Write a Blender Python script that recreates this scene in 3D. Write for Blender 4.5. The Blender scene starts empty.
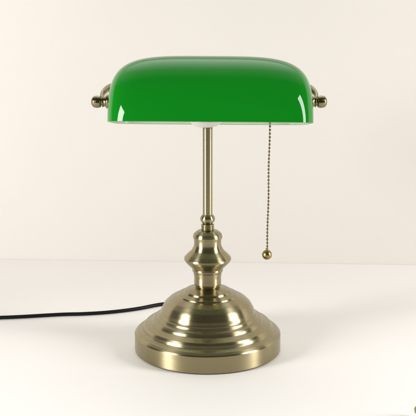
import bpy, bmesh, math, random
from mathutils import Vector, Matrix
random.seed(4)
S = bpy.context.scene
PI = math.pi

# ------------------------------------------------------------------ camera
cd = bpy.data.cameras.new('camera'); cam = bpy.data.objects.new('camera', cd)
S.collection.objects.link(cam); S.camera = cam
cd.sensor_width = 36; cd.lens = 82.6; cd.clip_start = .01; cd.clip_end = 60
cam.location = (0, -1.0, .368)
cam.rotation_euler = (math.radians(90 - 11.86), 0, 0)

# ------------------------------------------------------------------ world (dim studio: pale room, darker behind the photographer)
w = bpy.data.worlds.new('World'); S.world = w; w.use_nodes = True
nt = w.node_tree; nt.nodes.clear()
tc = nt.nodes.new('ShaderNodeTexCoord'); sx = nt.nodes.new('ShaderNodeSeparateXYZ')
cr = nt.nodes.new('ShaderNodeValToRGB'); mr = nt.nodes.new('ShaderNodeMapRange'); bg = nt.nodes.new('ShaderNodeBackground'); wo = nt.nodes.new('ShaderNodeOutputWorld')
dp = nt.nodes.new('ShaderNodeVectorMath'); dp.operation = 'DOT_PRODUCT'; dp.inputs[1].default_value = (0, .64, .768)
nt.links.new(tc.outputs['Generated'], dp.inputs[0]); mr.inputs[1].default_value = 0; mr.inputs[2].default_value = 1
nt.links.new(dp.outputs['Value'], mr.inputs[0]); nt.links.new(mr.outputs[0], cr.inputs[0])
cr.color_ramp.elements[0].position = .0; cr.color_ramp.elements[0].color = (.028, .027, .025, 1)
cr.color_ramp.elements[1].position = 1; cr.color_ramp.elements[1].color = (1, .99, .96, 1)
e = cr.color_ramp.elements.new(.62); e.color = (.055, .054, .051, 1)
e = cr.color_ramp.elements.new(.88); e.color = (.40, .395, .38, 1)
nt.links.new(cr.outputs[0], bg.inputs[0]); bg.inputs[1].default_value = 2.0
nt.links.new(bg.outputs[0], wo.inputs[0])

# ------------------------------------------------------------------ studio lamps
def area(name, loc, target, sx_, sy_, power, col, roll=0):
    l = bpy.data.lights.new(name, 'AREA'); l.shape = 'RECTANGLE'; l.size = sx_; l.size_y = sy_
    l.energy = power; l.color = col
    o = bpy.data.objects.new(name, l); S.collection.objects.link(o); o.location = loc
    d = Vector(target) - Vector(loc); o.rotation_euler = (d.to_track_quat('-Z', 'Y').to_matrix() @ Matrix.Rotation(math.radians(roll), 3, 'Z')).to_euler()
    return o
area('softbox', (-1.33, -.80, .42), (-.1, .05, .10), .43, .80, 26.5, (1, .98, .972), -25)
area('softbox', (1.44, -.47, .62), (.1, .08, .10), .34, 1.2, 23, (1, .98, .972), 12)

S.view_settings.view_transform = 'Standard'; S.view_settings.look = 'None'
S.view_settings.exposure = .25; S.view_settings.gamma = 1
S.render.engine = 'CYCLES'

# ------------------------------------------------------------------ materials
def mat(name):
    m = bpy.data.materials.new(name); m.use_nodes = True
    return m, m.node_tree, m.node_tree.nodes['Principled BSDF']

def plain(name, col, rough=.5, metal=0, bump=0, bscale=300, coat=0):
    m, t, b = mat(name)
    b.inputs['Base Color'].default_value = (*col, 1); b.inputs['Roughness'].default_value = rough
    b.inputs['Metallic'].default_value = metal; b.inputs['Coat Weight'].default_value = coat
    if bump:
        tc = t.nodes.new('ShaderNodeTexCoord'); n = t.nodes.new('ShaderNodeTexNoise'); n.inputs['Scale'].default_value = bscale
        n.inputs['Detail'].default_value = 5
        bp = t.nodes.new('ShaderNodeBump'); bp.inputs['Strength'].default_value = bump; bp.inputs['Distance'].default_value = .0005
        t.links.new(tc.outputs['Object'], n.inputs['Vector']); t.links.new(n.outputs['Fac'], bp.inputs['Height'])
        t.links.new(bp.outputs[0], b.inputs['Normal'])
    return m

def surface(name, c1, c2, rough, scale):
    m, t, b = mat(name)
    tc = t.nodes.new('ShaderNodeTexCoord'); n = t.nodes.new('ShaderNodeTexNoise'); n.inputs['Scale'].default_value = scale
    n.inputs['Detail'].default_value = 4
    r = t.nodes.new('ShaderNodeValToRGB')
    r.color_ramp.elements[0].position = .3; r.color_ramp.elements[0].color = (*c1, 1)
    r.color_ramp.elements[1].position = .7; r.color_ramp.elements[1].color = (*c2, 1)
    t.links.new(tc.outputs['Object'], n.inputs['Vector']); t.links.new(n.outputs['Fac'], r.inputs[0])
    t.links.new(r.outputs[0], b.inputs['Base Color']); b.inputs['Roughness'].default_value = rough
    n2 = t.nodes.new('ShaderNodeTexNoise'); n2.inputs['Scale'].default_value = 700; n2.inputs['Detail'].default_value = 3
    bp = t.nodes.new('ShaderNodeBump'); bp.inputs['Strength'].default_value = .12; bp.inputs['Distance'].default_value = .0003
    t.links.new(tc.outputs['Object'], n2.inputs['Vector']); t.links.new(n2.outputs['Fac'], bp.inputs['Height'])
    t.links.new(bp.outputs[0], b.inputs['Normal'])
    return m

def brushed(name, col, rough, lines=.10, aniso=.55, axis='Z'):
    """antique brass brushed in rings round the object's own axis"""
    m, t, b = mat(name); N = t.nodes.new; L = t.links.new
    tc = N('ShaderNodeTexCoord'); s = N('ShaderNodeSeparateXYZ'); L(tc.outputs['Object'], s.inputs[0])
    a, c = ('X', 'Y') if axis == 'Z' else ('Y', 'Z')
    cv = N('ShaderNodeCombineXYZ'); L(s.outputs[a], cv.inputs[0]); L(s.outputs[c], cv.inputs[1])
    ln = N('ShaderNodeVectorMath'); ln.operation = 'LENGTH'; L(cv.outputs[0], ln.inputs[0])
    at = N('ShaderNodeMath'); at.operation = 'ARCTAN2'; L(s.outputs[c], at.inputs[0]); L(s.outputs[a], at.inputs[1])
    def mul(o, k):
        q = N('ShaderNodeMath'); q.operation = 'MULTIPLY'; L(o, q.inputs[0]); q.inputs[1].default_value = k; return q.outputs[0]
    v = N('ShaderNodeCombineXYZ')
    L(mul(ln.outputs['Value'], 1500), v.inputs[0]); L(mul(s.outputs[axis], 1500), v.inputs[1]); L(mul(at.outputs[0], 1.6), v.inputs[2])
    n = N('ShaderNodeTexNoise'); n.inputs['Scale'].default_value = 1; n.inputs['Detail'].default_value = 3; L(v.outputs[0], n.inputs['Vector'])
    n3 = N('ShaderNodeTexNoise'); n3.inputs['Scale'].default_value = 45; n3.inputs['Detail'].default_value = 3; L(tc.outputs['Object'], n3.inputs['Vector'])
    bp = N('ShaderNodeBump'); bp.inputs['Strength'].default_value = lines; bp.inputs['Distance'].default_value = .0003
    L(n.outputs['Fac'], bp.inputs['Height']); L(bp.outputs[0], b.inputs['Normal'])
    rr = N('ShaderNodeMapRange'); rr.inputs[3].default_value = rough * .93; rr.inputs[4].default_value = rough * 1.12
    mx = N('ShaderNodeMath'); mx.operation = 'ADD'; L(mul(n.outputs['Fac'], .5), mx.inputs[0]); L(mul(n3.outputs['Fac'], .5), mx.inputs[1])
    L(mx.outputs[0], rr.inputs[0]); rr.inputs[1].default_value = .3; rr.inputs[2].default_value = .7; L(rr.outputs[0], b.inputs['Roughness'])
    rc = N('ShaderNodeValToRGB'); L(mx.outputs[0], rc.inputs[0])
    rc.color_ramp.elements[0].position = .3; rc.color_ramp.elements[0].color = (*[k * .93 for k in col], 1)
    rc.color_ramp.elements[1].position = .7; rc.color_ramp.elements[1].color = (*[k * 1.05 for k in col], 1)
    L(rc.outputs[0], b.inputs['Base Color']); b.inputs['Metallic'].default_value = 1
    tg = N('ShaderNodeTangent'); tg.direction_type = 'RADIAL'; tg.axis = axis; L(tg.outputs[0], b.inputs['Tangent'])
    b.inputs['Anisotropic'].default_value = aniso; b.inputs['Anisotropic Rotation'].default_value = .25
    return m

BR = (.335, .289, .168)
M_brass = brushed('antique_brass', BR, .275, .07, .94)
M_brassx = brushed('antique_brass_turned', (.27, .225, .125), .20, .04, .6, axis='X')
M_polish = plain('polished_brass', (.50, .43, .23), .16, 1, .03, 200)
M_gold = plain('old_gold_brass', (.32, .25, .105), .28, 1, .03, 200)
M_chain = plain('dark_bronze_chain', (.17, .14, .08), .33, 1)
M_thread = plain('dark_thread_brass', (.30, .26, .15), .25, 1)
M_felt = plain('dark_felt', (.035, .025, .02), .95)
M_cord = plain('black_rubber', (.004, .004, .004), .5, 0, .05, 900); M_cord.node_tree.nodes['Principled BSDF'].inputs['Specular IOR Level'].default_value = .2
M_wht = plain('white_ceramic', (.62, .60, .57), .3, 0)
M_bulb = plain('opal_bulb', (.85, .84, .80), .2, 0)
M_table = surface('matte_white_table', (.858, .833, .80), (.873, .848, .815), .6, 6)
M_wall = surface('cream_backdrop', (.560, .535, .492), (.575, .550, .508), .8, 3)
# cased glass: green outside, opal white within
M_green, t, b = mat('green_glass')
b.inputs['Base Color'].default_value = (.003, .172, .008, 1); b.inputs['Roughness'].default_value = .045
b.inputs['IOR'].default_value = 1.52; b.inputs['Specular IOR Level'].default_value = .27
b.inputs['Coat Weight'].default_value = 0
tc = t.nodes.new('ShaderNodeTexCoord'); n = t.nodes.new('ShaderNodeTexNoise'); n.inputs['Scale'].default_value = 14
bp = t.nodes.new('ShaderNodeBump'); bp.inputs['Strength'].default_value = .06; bp.inputs['Distance'].default_value = .002
t.links.new(tc.outputs['Object'], n.inputs['Vector']); t.links.new(n.outputs['Fac'], bp.inputs['Height']); t.links.new(bp.outputs[0], b.inputs['Normal'])
M_opal = plain('opal_lining', (.62, .74, .58), .2)
M_edge = plain('ground_glass_edge', (.05, .27, .05), .3)

# ------------------------------------------------------------------ helpers
def obj(name, bm, mats, parent=None, smooth=True, loc=(0, 0, 0), rot=(0, 0, 0)):
    bmesh.ops.recalc_face_normals(bm, faces=bm.faces)
    me = bpy.data.meshes.new(name); bm.to_mesh(me); bm.free()
    if smooth:
        for p in me.polygons: p.use_smooth = True
    for m in (mats if isinstance(mats, (list, tuple)) else [mats]): me.materials.append(m)
    o = bpy.data.objects.new(name, me); S.collection.objects.link(o)
    if parent: o.parent = parent
    o.location = loc; o.rotation_euler = rot
    return o

def fillet(pts, seg=6, step=.0016):
    """pts = (r, z, radius); round each corner and densify the straight runs"""
    out = []
    P = [Vector((p[0], p[1])) for p in pts]
    for i, p in enumerate(P):
        rad = pts[i][2] if len(pts[i]) > 2 else 0
        if rad <= 0 or i in (0, len(P) - 1): out.append(p); continue
        a, c = P[i - 1] - p, P[i + 1] - p
        la, lc = a.length, c.length; a.normalize(); c.normalize()
        ang = a.angle(c)
        if ang > PI - .02: out.append(p); continue
        d = min(rad / math.tan(ang / 2), la * .48, lc * .48); r = d * math.tan(ang / 2)
        cen = p + (a + c).normalized() * (r / math.sin(ang / 2))
        s, e = p + a * d - cen, p + c * d - cen
        tot = math.atan2(s.x * e.y - s.y * e.x, s.dot(e))
        k = max(seg, int(abs(tot) * r / .0012))
        for j in range(k + 1):
            th = tot * j / k
            out.append(cen + Vector((s.x * math.cos(th) - s.y * math.sin(th), s.x * math.sin(th) + s.y * math.cos(th))))
    res = [out[0]]
    for p in out[1:]:
        d = (p - res[-1]).length
        if d < 1e-6: continue
        k = max(1, math.ceil(d / step)); q = res[-1].copy()
        for j in range(1, k + 1): res.append(q.lerp(p, j / k))
    return res

def lathe(prof, seg=160, axis='Z'):
    bm = bmesh.new(); rings = []
    for p in prof:
        r, z = p[0], p[1]
        if r < 1e-6:
            rings.append([bm.verts.new((0, 0, z))]); continue
        rings.append([bm.verts.new((r * math.cos(2 * PI * k / seg), r * math.sin(2 * PI * k / seg), z)) for k in range(seg)])
    for a, c in zip(rings, rings[1:]):
        for k in range(seg):
            k2 = (k + 1) % seg
            if len(a) == 1 and len(c) == 1: continue
            if len(a) == 1: bm.faces.new((a[0], c[k], c[k2]))
            elif len(c) == 1: bm.faces.new((a[k], a[k2], c[0]))
            else: bm.faces.new((a[k], a[k2], c[k2], c[k]))
    if axis == 'X':
        bmesh.ops.transform(bm, matrix=Matrix.Rotation(PI / 2, 4, 'Y'), verts=bm.verts)
    return bm

def spline(pts, n=12):
    P = [Vector(p) for p in pts]; P = [P[0] * 2 - P[1]] + P + [P[-1] * 2 - P[-2]]; out = []
    for i in range(1, len(P) - 2):
        for j in range(n):
            t = j / n; a, b_, c, d = P[i - 1:i + 3]
            out.append(.5 * ((2 * b_) + (c - a) * t + (2 * a - 5 * b_ + 4 * c - d) * t * t + (3 * b_ - a - 3 * c + d) * t ** 3))
    out.append(P[-2]); return out

def tube(bm, path, rad, seg=16, up=Vector((0, 0, 1)), flat=1.0):
    rings = []
    for i, p in enumerate(path):
        d = (path[min(i + 1, len(path) - 1)] - path[max(i - 1, 0)]).normalized()
        s = d.cross(up)
        if s.length < 1e-3: s = d.cross(Vector((1, 0, 0)))
        s.normalize(); u = s.cross(d).normalized()
        r = rad(i / (len(path) - 1)) if callable(rad) else rad
        rings.append([bm.verts.new(p + (s * math.cos(2 * PI * k / seg) * flat + u * math.sin(2 * PI * k / seg)) * r) for k in range(seg)])
    for a, c in zip(rings, rings[1:]):
        for k in range(seg): bm.faces.new((a[k], a[(k + 1) % seg], c[(k + 1) % seg], c[k]))
    bm.faces.new(rings[0]); bm.faces.new(rings[-1]); return bm

def sphere(bm, c, r, sc=(1, 1, 1), u=24, v=16):
    bmesh.ops.create_uvsphere(bm, u_segments=u, v_segments=v, radius=r, matrix=Matrix.Translation(c) @ Matrix.Diagonal((*sc, 1)))

# ------------------------------------------------------------------ setting
bm = bmesh.new()
A = math.radians(-3.2); tx, ty = math.cos(A), math.sin(A)
C0 = Vector((0, .364, 0)); T = Vector((tx, ty, 0)); Nn = Vector((-ty, tx, 0))
W = 2.2
# table top slab up to the backdrop
q = [Vector((-W, -.95, 0)), Vector((W, -.95, 0)), C0 + T * W, C0 - T * W]
top = [bm.verts.new(p) for p in q]; bot = [bm.verts.new(p - Vector((0, 0, .03))) for p in q]
bm.faces.new(top); bm.faces.new(bot[::-1])
for k in range(4): bm.faces.new((top[k], bot[k], bot[(k + 1) % 4], top[(k + 1) % 4]))
o = obj('table_top', bm, M_table, smooth=False); o['kind'] = 'structure'
bm = bmesh.new()
D = C0 + Nn * .0005; q = [D - T * W, D + T * W, D + T * W + Nn * .03, D - T * W + Nn * .03]
lo = [bm.verts.new(p + Vector((0, 0, -.9))) for p in q]; hi = [bm.verts.new(p + Vector((0, 0, .60))) for p in q]
bm.faces.new(lo); bm.faces.new(hi)
for k in range(4): bm.faces.new((lo[k], lo[(k + 1) % 4], hi[(k + 1) % 4], hi[k]))
o = obj('backdrop', bm, M_wall, smooth=False); o['kind'] = 'structure'

# ------------------------------------------------------------------ the lamp
lamp = bpy.data.objects.new('desk_lamp', None); S.collection.objects.link(lamp)
lamp['label'] = "brass banker's lamp with glossy green glass shade, pull chain and black cord on white table"
lamp['category'] = 'lamp'; lamp.location.x = -.0004

m = .001
base_prof = fillet([
    (78.5*m, 1.2*m), (80*m, 1.4*m, .5*m), (80*m, 19.2*m, .8*m), (79.0*m, 20.6*m, .5*m), (76.5*m, 22.6*m, 2*m), (73.0*m, 23.6*m, 1.5*m), (71.2*m, 24.6*m, .8*m),
    (70.4*m, 27.6*m, 1.2*m), (68.6*m, 30.0*m, 1.6*m), (64*m, 31.6*m, 3*m), (60.9*m, 32.8*m, 1*m), (59.8*m, 35.4*m, .9*m), (58.2*m, 37.0*m, 1*m), (55.6*m, 37.6*m, .8*m),
    (54.6*m, 38.6*m, .5*m), (53.9*m, 40.6*m, .6*m), (52.4*m, 41.6*m, .6*m), (51.6*m, 42.6*m, .6*m), (50.6*m, 46*m, 8*m), (47.0*m, 52.8*m, 10*m), (41.6*m, 57.8*m, 9*m), (36.2*m, 60.7*m, 3*m),
    (33.2*m, 61.5*m, .7*m), (32.4*m, 63.0*m, .7*m), (30.0*m, 64.0*m, 1.2*m), (26.2*m, 65.0*m, .7*m), (25.2*m, 67.0*m, .7*m), (23.0*m, 68.2*m, 1*m), (17*m, 69.9*m, 1*m), (13*m, 70.8*m), (5*m, 70.8*m)])
obj('base', lathe(base_prof, 200), M_brass, lamp)
obj('felt_pad', lathe([(0, .0002), (78.3*m, .0002), (78.6*m, .0006), (78.3*m, .0014), (0, .0014)], 120), M_felt, lamp, smooth=False)

stem_prof = [(r * .975, z) for r, z in fillet([
    (12.6*m, 70.9*m), (12.8*m, 71.6*m, .2*m), (14.3*m, 72.2*m, .6*m), (15.2*m, 75*m, 2*m), (15.0*m, 82*m, 4*m), (16.0*m, 87.6*m, 1.5*m), (16.9*m, 88.4*m, .6*m),
    (17.3*m, 90.2*m, .9*m), (16.9*m, 91.6*m, .5*m), (20.2*m, 94.5*m, 2*m), (24.6*m, 99*m, 4*m), (26.2*m, 101.6*m, .8*m), (26.0*m, 103.8*m, .9*m),
    (22.6*m, 107.5*m, 4*m), (17.6*m, 112*m, 6*m), (15.0*m, 117.5*m, 8*m), (15.1*m, 123*m, 5*m), (16.4*m, 126.5*m, 1.6*m), (15.6*m, 130*m, 2.4*m), (11.5*m, 133.3*m, 3*m), (6*m, 134.2*m)])]
st = obj('stem', lathe(stem_prof, 128), M_brass, lamp)

zs = [(5*m, 134*m)]
for k in range(4):
    z = 134.2 + k * 1.7
    zs += [(6.3*m, z*m), (7.1*m, (z + .45)*m), (7.1*m, (z + .9)*m), (6.3*m, (z + 1.35)*m)]
zs += [(5*m, 141.2*m)]
obj('threaded_collar', lathe(fillet([(a, b_, .2*m) for a, b_ in zs], 3), 96), M_thread, lamp)
ball = [(8.0*m * math.sin(t_), (146.3 - 6.3 * math.cos(t_))*m) for t_ in [PI * (.13 + .74 * k / 28) for k in range(29)]]
obj('pole_knuckle', lathe(ball, 96), M_brass, lamp)

pole = obj('pole', lathe(fillet([(0, 150*m), (5.2*m, 150*m), (5.2*m, 245*m), (0, 245*m)]), 64), M_brass, lamp)
# rear arm of the pole that carries the yoke behind the shade
KX, KZ = .0016, .2715
# socket cup + bulb
obj('socket_cup', lathe(fillet([(0, 243.6*m), (9.5*m, 243.6*m, 1.5*m), (13*m, 245*m, 2*m), (17.8*m, 249.6*m, 1*m), (17.8*m, 258*m, 1*m), (0, 258*m)]), 72), M_wht, lamp, loc=(-.002, 0, .0018))
obj('light_bulb', lathe([(0, -24*m)] + [((4 + 18 * math.sin(PI * k / 16) ** .9)*m, (-24 + 48 * k / 16)*m) for k in range(1, 16)] + [(0, 24*m)], 48, 'X'), M_bulb, lamp, loc=(0, 0, .282))

# yoke: rear stub from the pole, riser, and the hoop that runs to both knobs behind the shade
bm = bmesh.new()
tube(bm, spline([(0, 0, .228), (0, .03, .228), (0, .068, .229), (0, .086, .240), (0, .092, .262), (0, .093, .284)], 10), .0042)
hoop = [(-.1112, 0, .2715), (-.1128, .006, .2745), (-.1125, .016, .279), (-.108, .034, .283), (-.096, .058, .285), (-.070, .080, .286), (-.035, .090, .286), (0, .093, .286)]
hoop += [(-x, y, z) for x, y, z in hoop[-2::-1]]
tube(bm, spline([(x + KX, y, z) for x, y, z in hoop], 10), .0042, 20, Vector((0, 0, 1)), .55)
obj('yoke', bm, M_brass, lamp)

# knobs: flange, neck, flattened ball, along x
kp = fillet([(0, 101*m), (6.6*m, 101*m, .4*m), (7.9*m, 104.8*m, .6*m), (7.5*m, 106.8*m, .8*m), (5.6*m, 108.6*m, 1.5*m), (4.7*m, 110.2*m, .6*m), (5.7*m, 110.8*m, .3*m), (5.7*m, 111.8*m, .3*m), (4.3*m, 112.3*m, .3*m), (4.3*m, 112.9*m, .2*m),
             (6.0*m, 113.8*m, .9*m), (6.6*m, 117.4*m, 3*m), (5.8*m, 121*m, 2.6*m), (3.4*m, 123.0*m, 2*m), (0, 123.3*m)], 5, .0012)
obj('knob', lathe(kp, 64, 'X'), M_brassx, lamp, loc=(KX, 0, KZ))
obj('knob', lathe([(r, -z) for r, z in kp], 64, 'X'), M_brassx, lamp, loc=(KX, 0, KZ))

# shade
AX, BY, CZ, NS, NP, MC = .1055, .064, .0695, 4.2, 5.2, 2.25
def shade_pt(fx, t, k):
    a, b_, c = AX - k, BY - k, CZ - k
    x = a * math.copysign(abs(math.sin(fx)) ** (2 / NS), fx)
    sz = max(0, math.cos(fx)) ** (2 / NS)
    sy = max(0, 1 - min(1, abs(x / a)) ** NP) ** (1 / NP)
    ct, st_ = math.cos(t), math.sin(t)
    return Vector((x, -b_ * sy * math.copysign(abs(ct) ** (2 / MC), ct), c * sz * abs(st_) ** (2 / MC)))
def shade_grid(bm, k, NU=120, NV=72):
    g = []
    for i in range(NU + 1):
        u = -1 + 2 * i / NU
        fx = PI / 2 * math.copysign(abs(u) ** 1.25, u) if abs(u) > 0 else 0
        fx = max(-PI / 2 + 1e-3, min(PI / 2 - 1e-3, fx))
        g.append([bm.verts.new(shade_pt(fx, PI * j / NV, k)) for j in range(NV + 1)])
    return g
bm = bmesh.new(); NU, NV = 120, 72
go, gi = shade_grid(bm, 0), shade_grid(bm, .0038)
for g, mi in ((go, 0), (gi, 1)):
    for i in range(NU):
        for j in range(NV):
            f = bm.faces.new((g[i][j], g[i + 1][j], g[i + 1][j + 1], g[i][j + 1])); f.material_index = mi
    for col in (g[0], g[NU]):
        f = bm.faces.new(col); f.material_index = mi
# ground rim, slightly rounded outward
def rimloop(g): return [g[i][0] for i in range(NU + 1)] + [g[i][NV] for i in range(NU, -1, -1)]
lo_, li = rimloop(go), rimloop(gi); mid = []
for a, c in zip(lo_, li): mid.append(bm.verts.new(a.co.lerp(c.co, .5) + Vector((0, 0, -.0005))))
K = len(lo_)
for k in range(K):
    k2 = (k + 1) % K
    for p, q in ((lo_, mid), (mid, li)):
        f = bm.faces.new((p[k], p[k2], q[k2], q[k])); f.material_index = 2
bm.edges.index_update()
for lp in (lo_, li):
    for k in range(K):
        e = bm.edges.get((lp[k], lp[(k + 1) % K]))
        if e: e.smooth = False
shade = obj('lamp_shade', bm, [M_green, M_opal, M_edge], lamp)
TILT = math.radians(8.0)
shade.rotation_euler = (-TILT, math.radians(.4), 0)
shade.location = (.0028, 0, .2493)

# pull chain, leaning a little as it hangs
ch = bmesh.new()
p0, p1 = Vector((.0650, -.006, .254)), Vector((.0640, -.006, .1135))
n = int((p0 - p1).length / .00375)
for k in range(n + 1):
    p = p0.lerp(p1, k / n) + Vector((.0003 * math.sin(k * .35), 0, 0))
    sphere(ch, p, .00132, u=10, v=7)
tube(ch, [p0.lerp(p1, k / 20) for k in range(21)], .00045, 6)
pc = obj('pull_chain', ch, M_chain, lamp)
bm = bmesh.new(); sphere(bm, (0, 0, 0), .0054, u=32, v=20)
tube(bm, [Vector((0, 0, .0045)), Vector((0, 0, .0068))], .0016, 14)
obj('pull_ball', bm, M_gold, pc, loc=(.0638, -.006, .1080))

# power cord
cf = 955.0; th0 = math.radians(11.86)
cord = [(.000, .079), (.001, .105), (-.006, .130), (-.022, .149), (-.040, .156)]
for px, py in ((160, 304.8), (140, 308.6), (121, 311.3), (102, 313.1), (82, 314.2), (60.6, 314.8), (21.6, 317), (0, 317.9), (-40, 319), (-110, 316)):
    e = th0 + math.atan((py - 208) / cf); d = .366 / math.tan(e)
    cord.append(((px - 208) / cf * (d * math.cos(th0) + .366 * math.sin(th0)), d - 1.0))
path = [Vector((x, y, .0024)) for x, y in cord]
path[0].z = .006
bm = bmesh.new(); tube(bm, spline(path, 12), .0022, 14)
obj('power_cord', bm, M_cord, lamp)

# small brass knob lying at the near right edge of the table, mostly out of frame
bm = bmesh.new()
bm2 = lathe(fillet([(0, 0), (3.2*m, 0, .8*m), (3.4*m, 1.6*m, .4*m), (2.2*m, 2.6*m, .5*m), (2.4*m, 4*m, .5*m), (4.6*m, 6*m, 2*m), (5.2*m, 9*m, 3*m), (3.4*m, 12.4*m, 3*m), (0, 13.2*m)], 4, .001), 40)
k = obj('brass_finial', bm2, M_polish, None, loc=(.1932, -.1850, 0))
k['label'] = 'small brass finial on the white table, cut off by the bottom right corner'; k['category'] = 'finial'
bm.free()
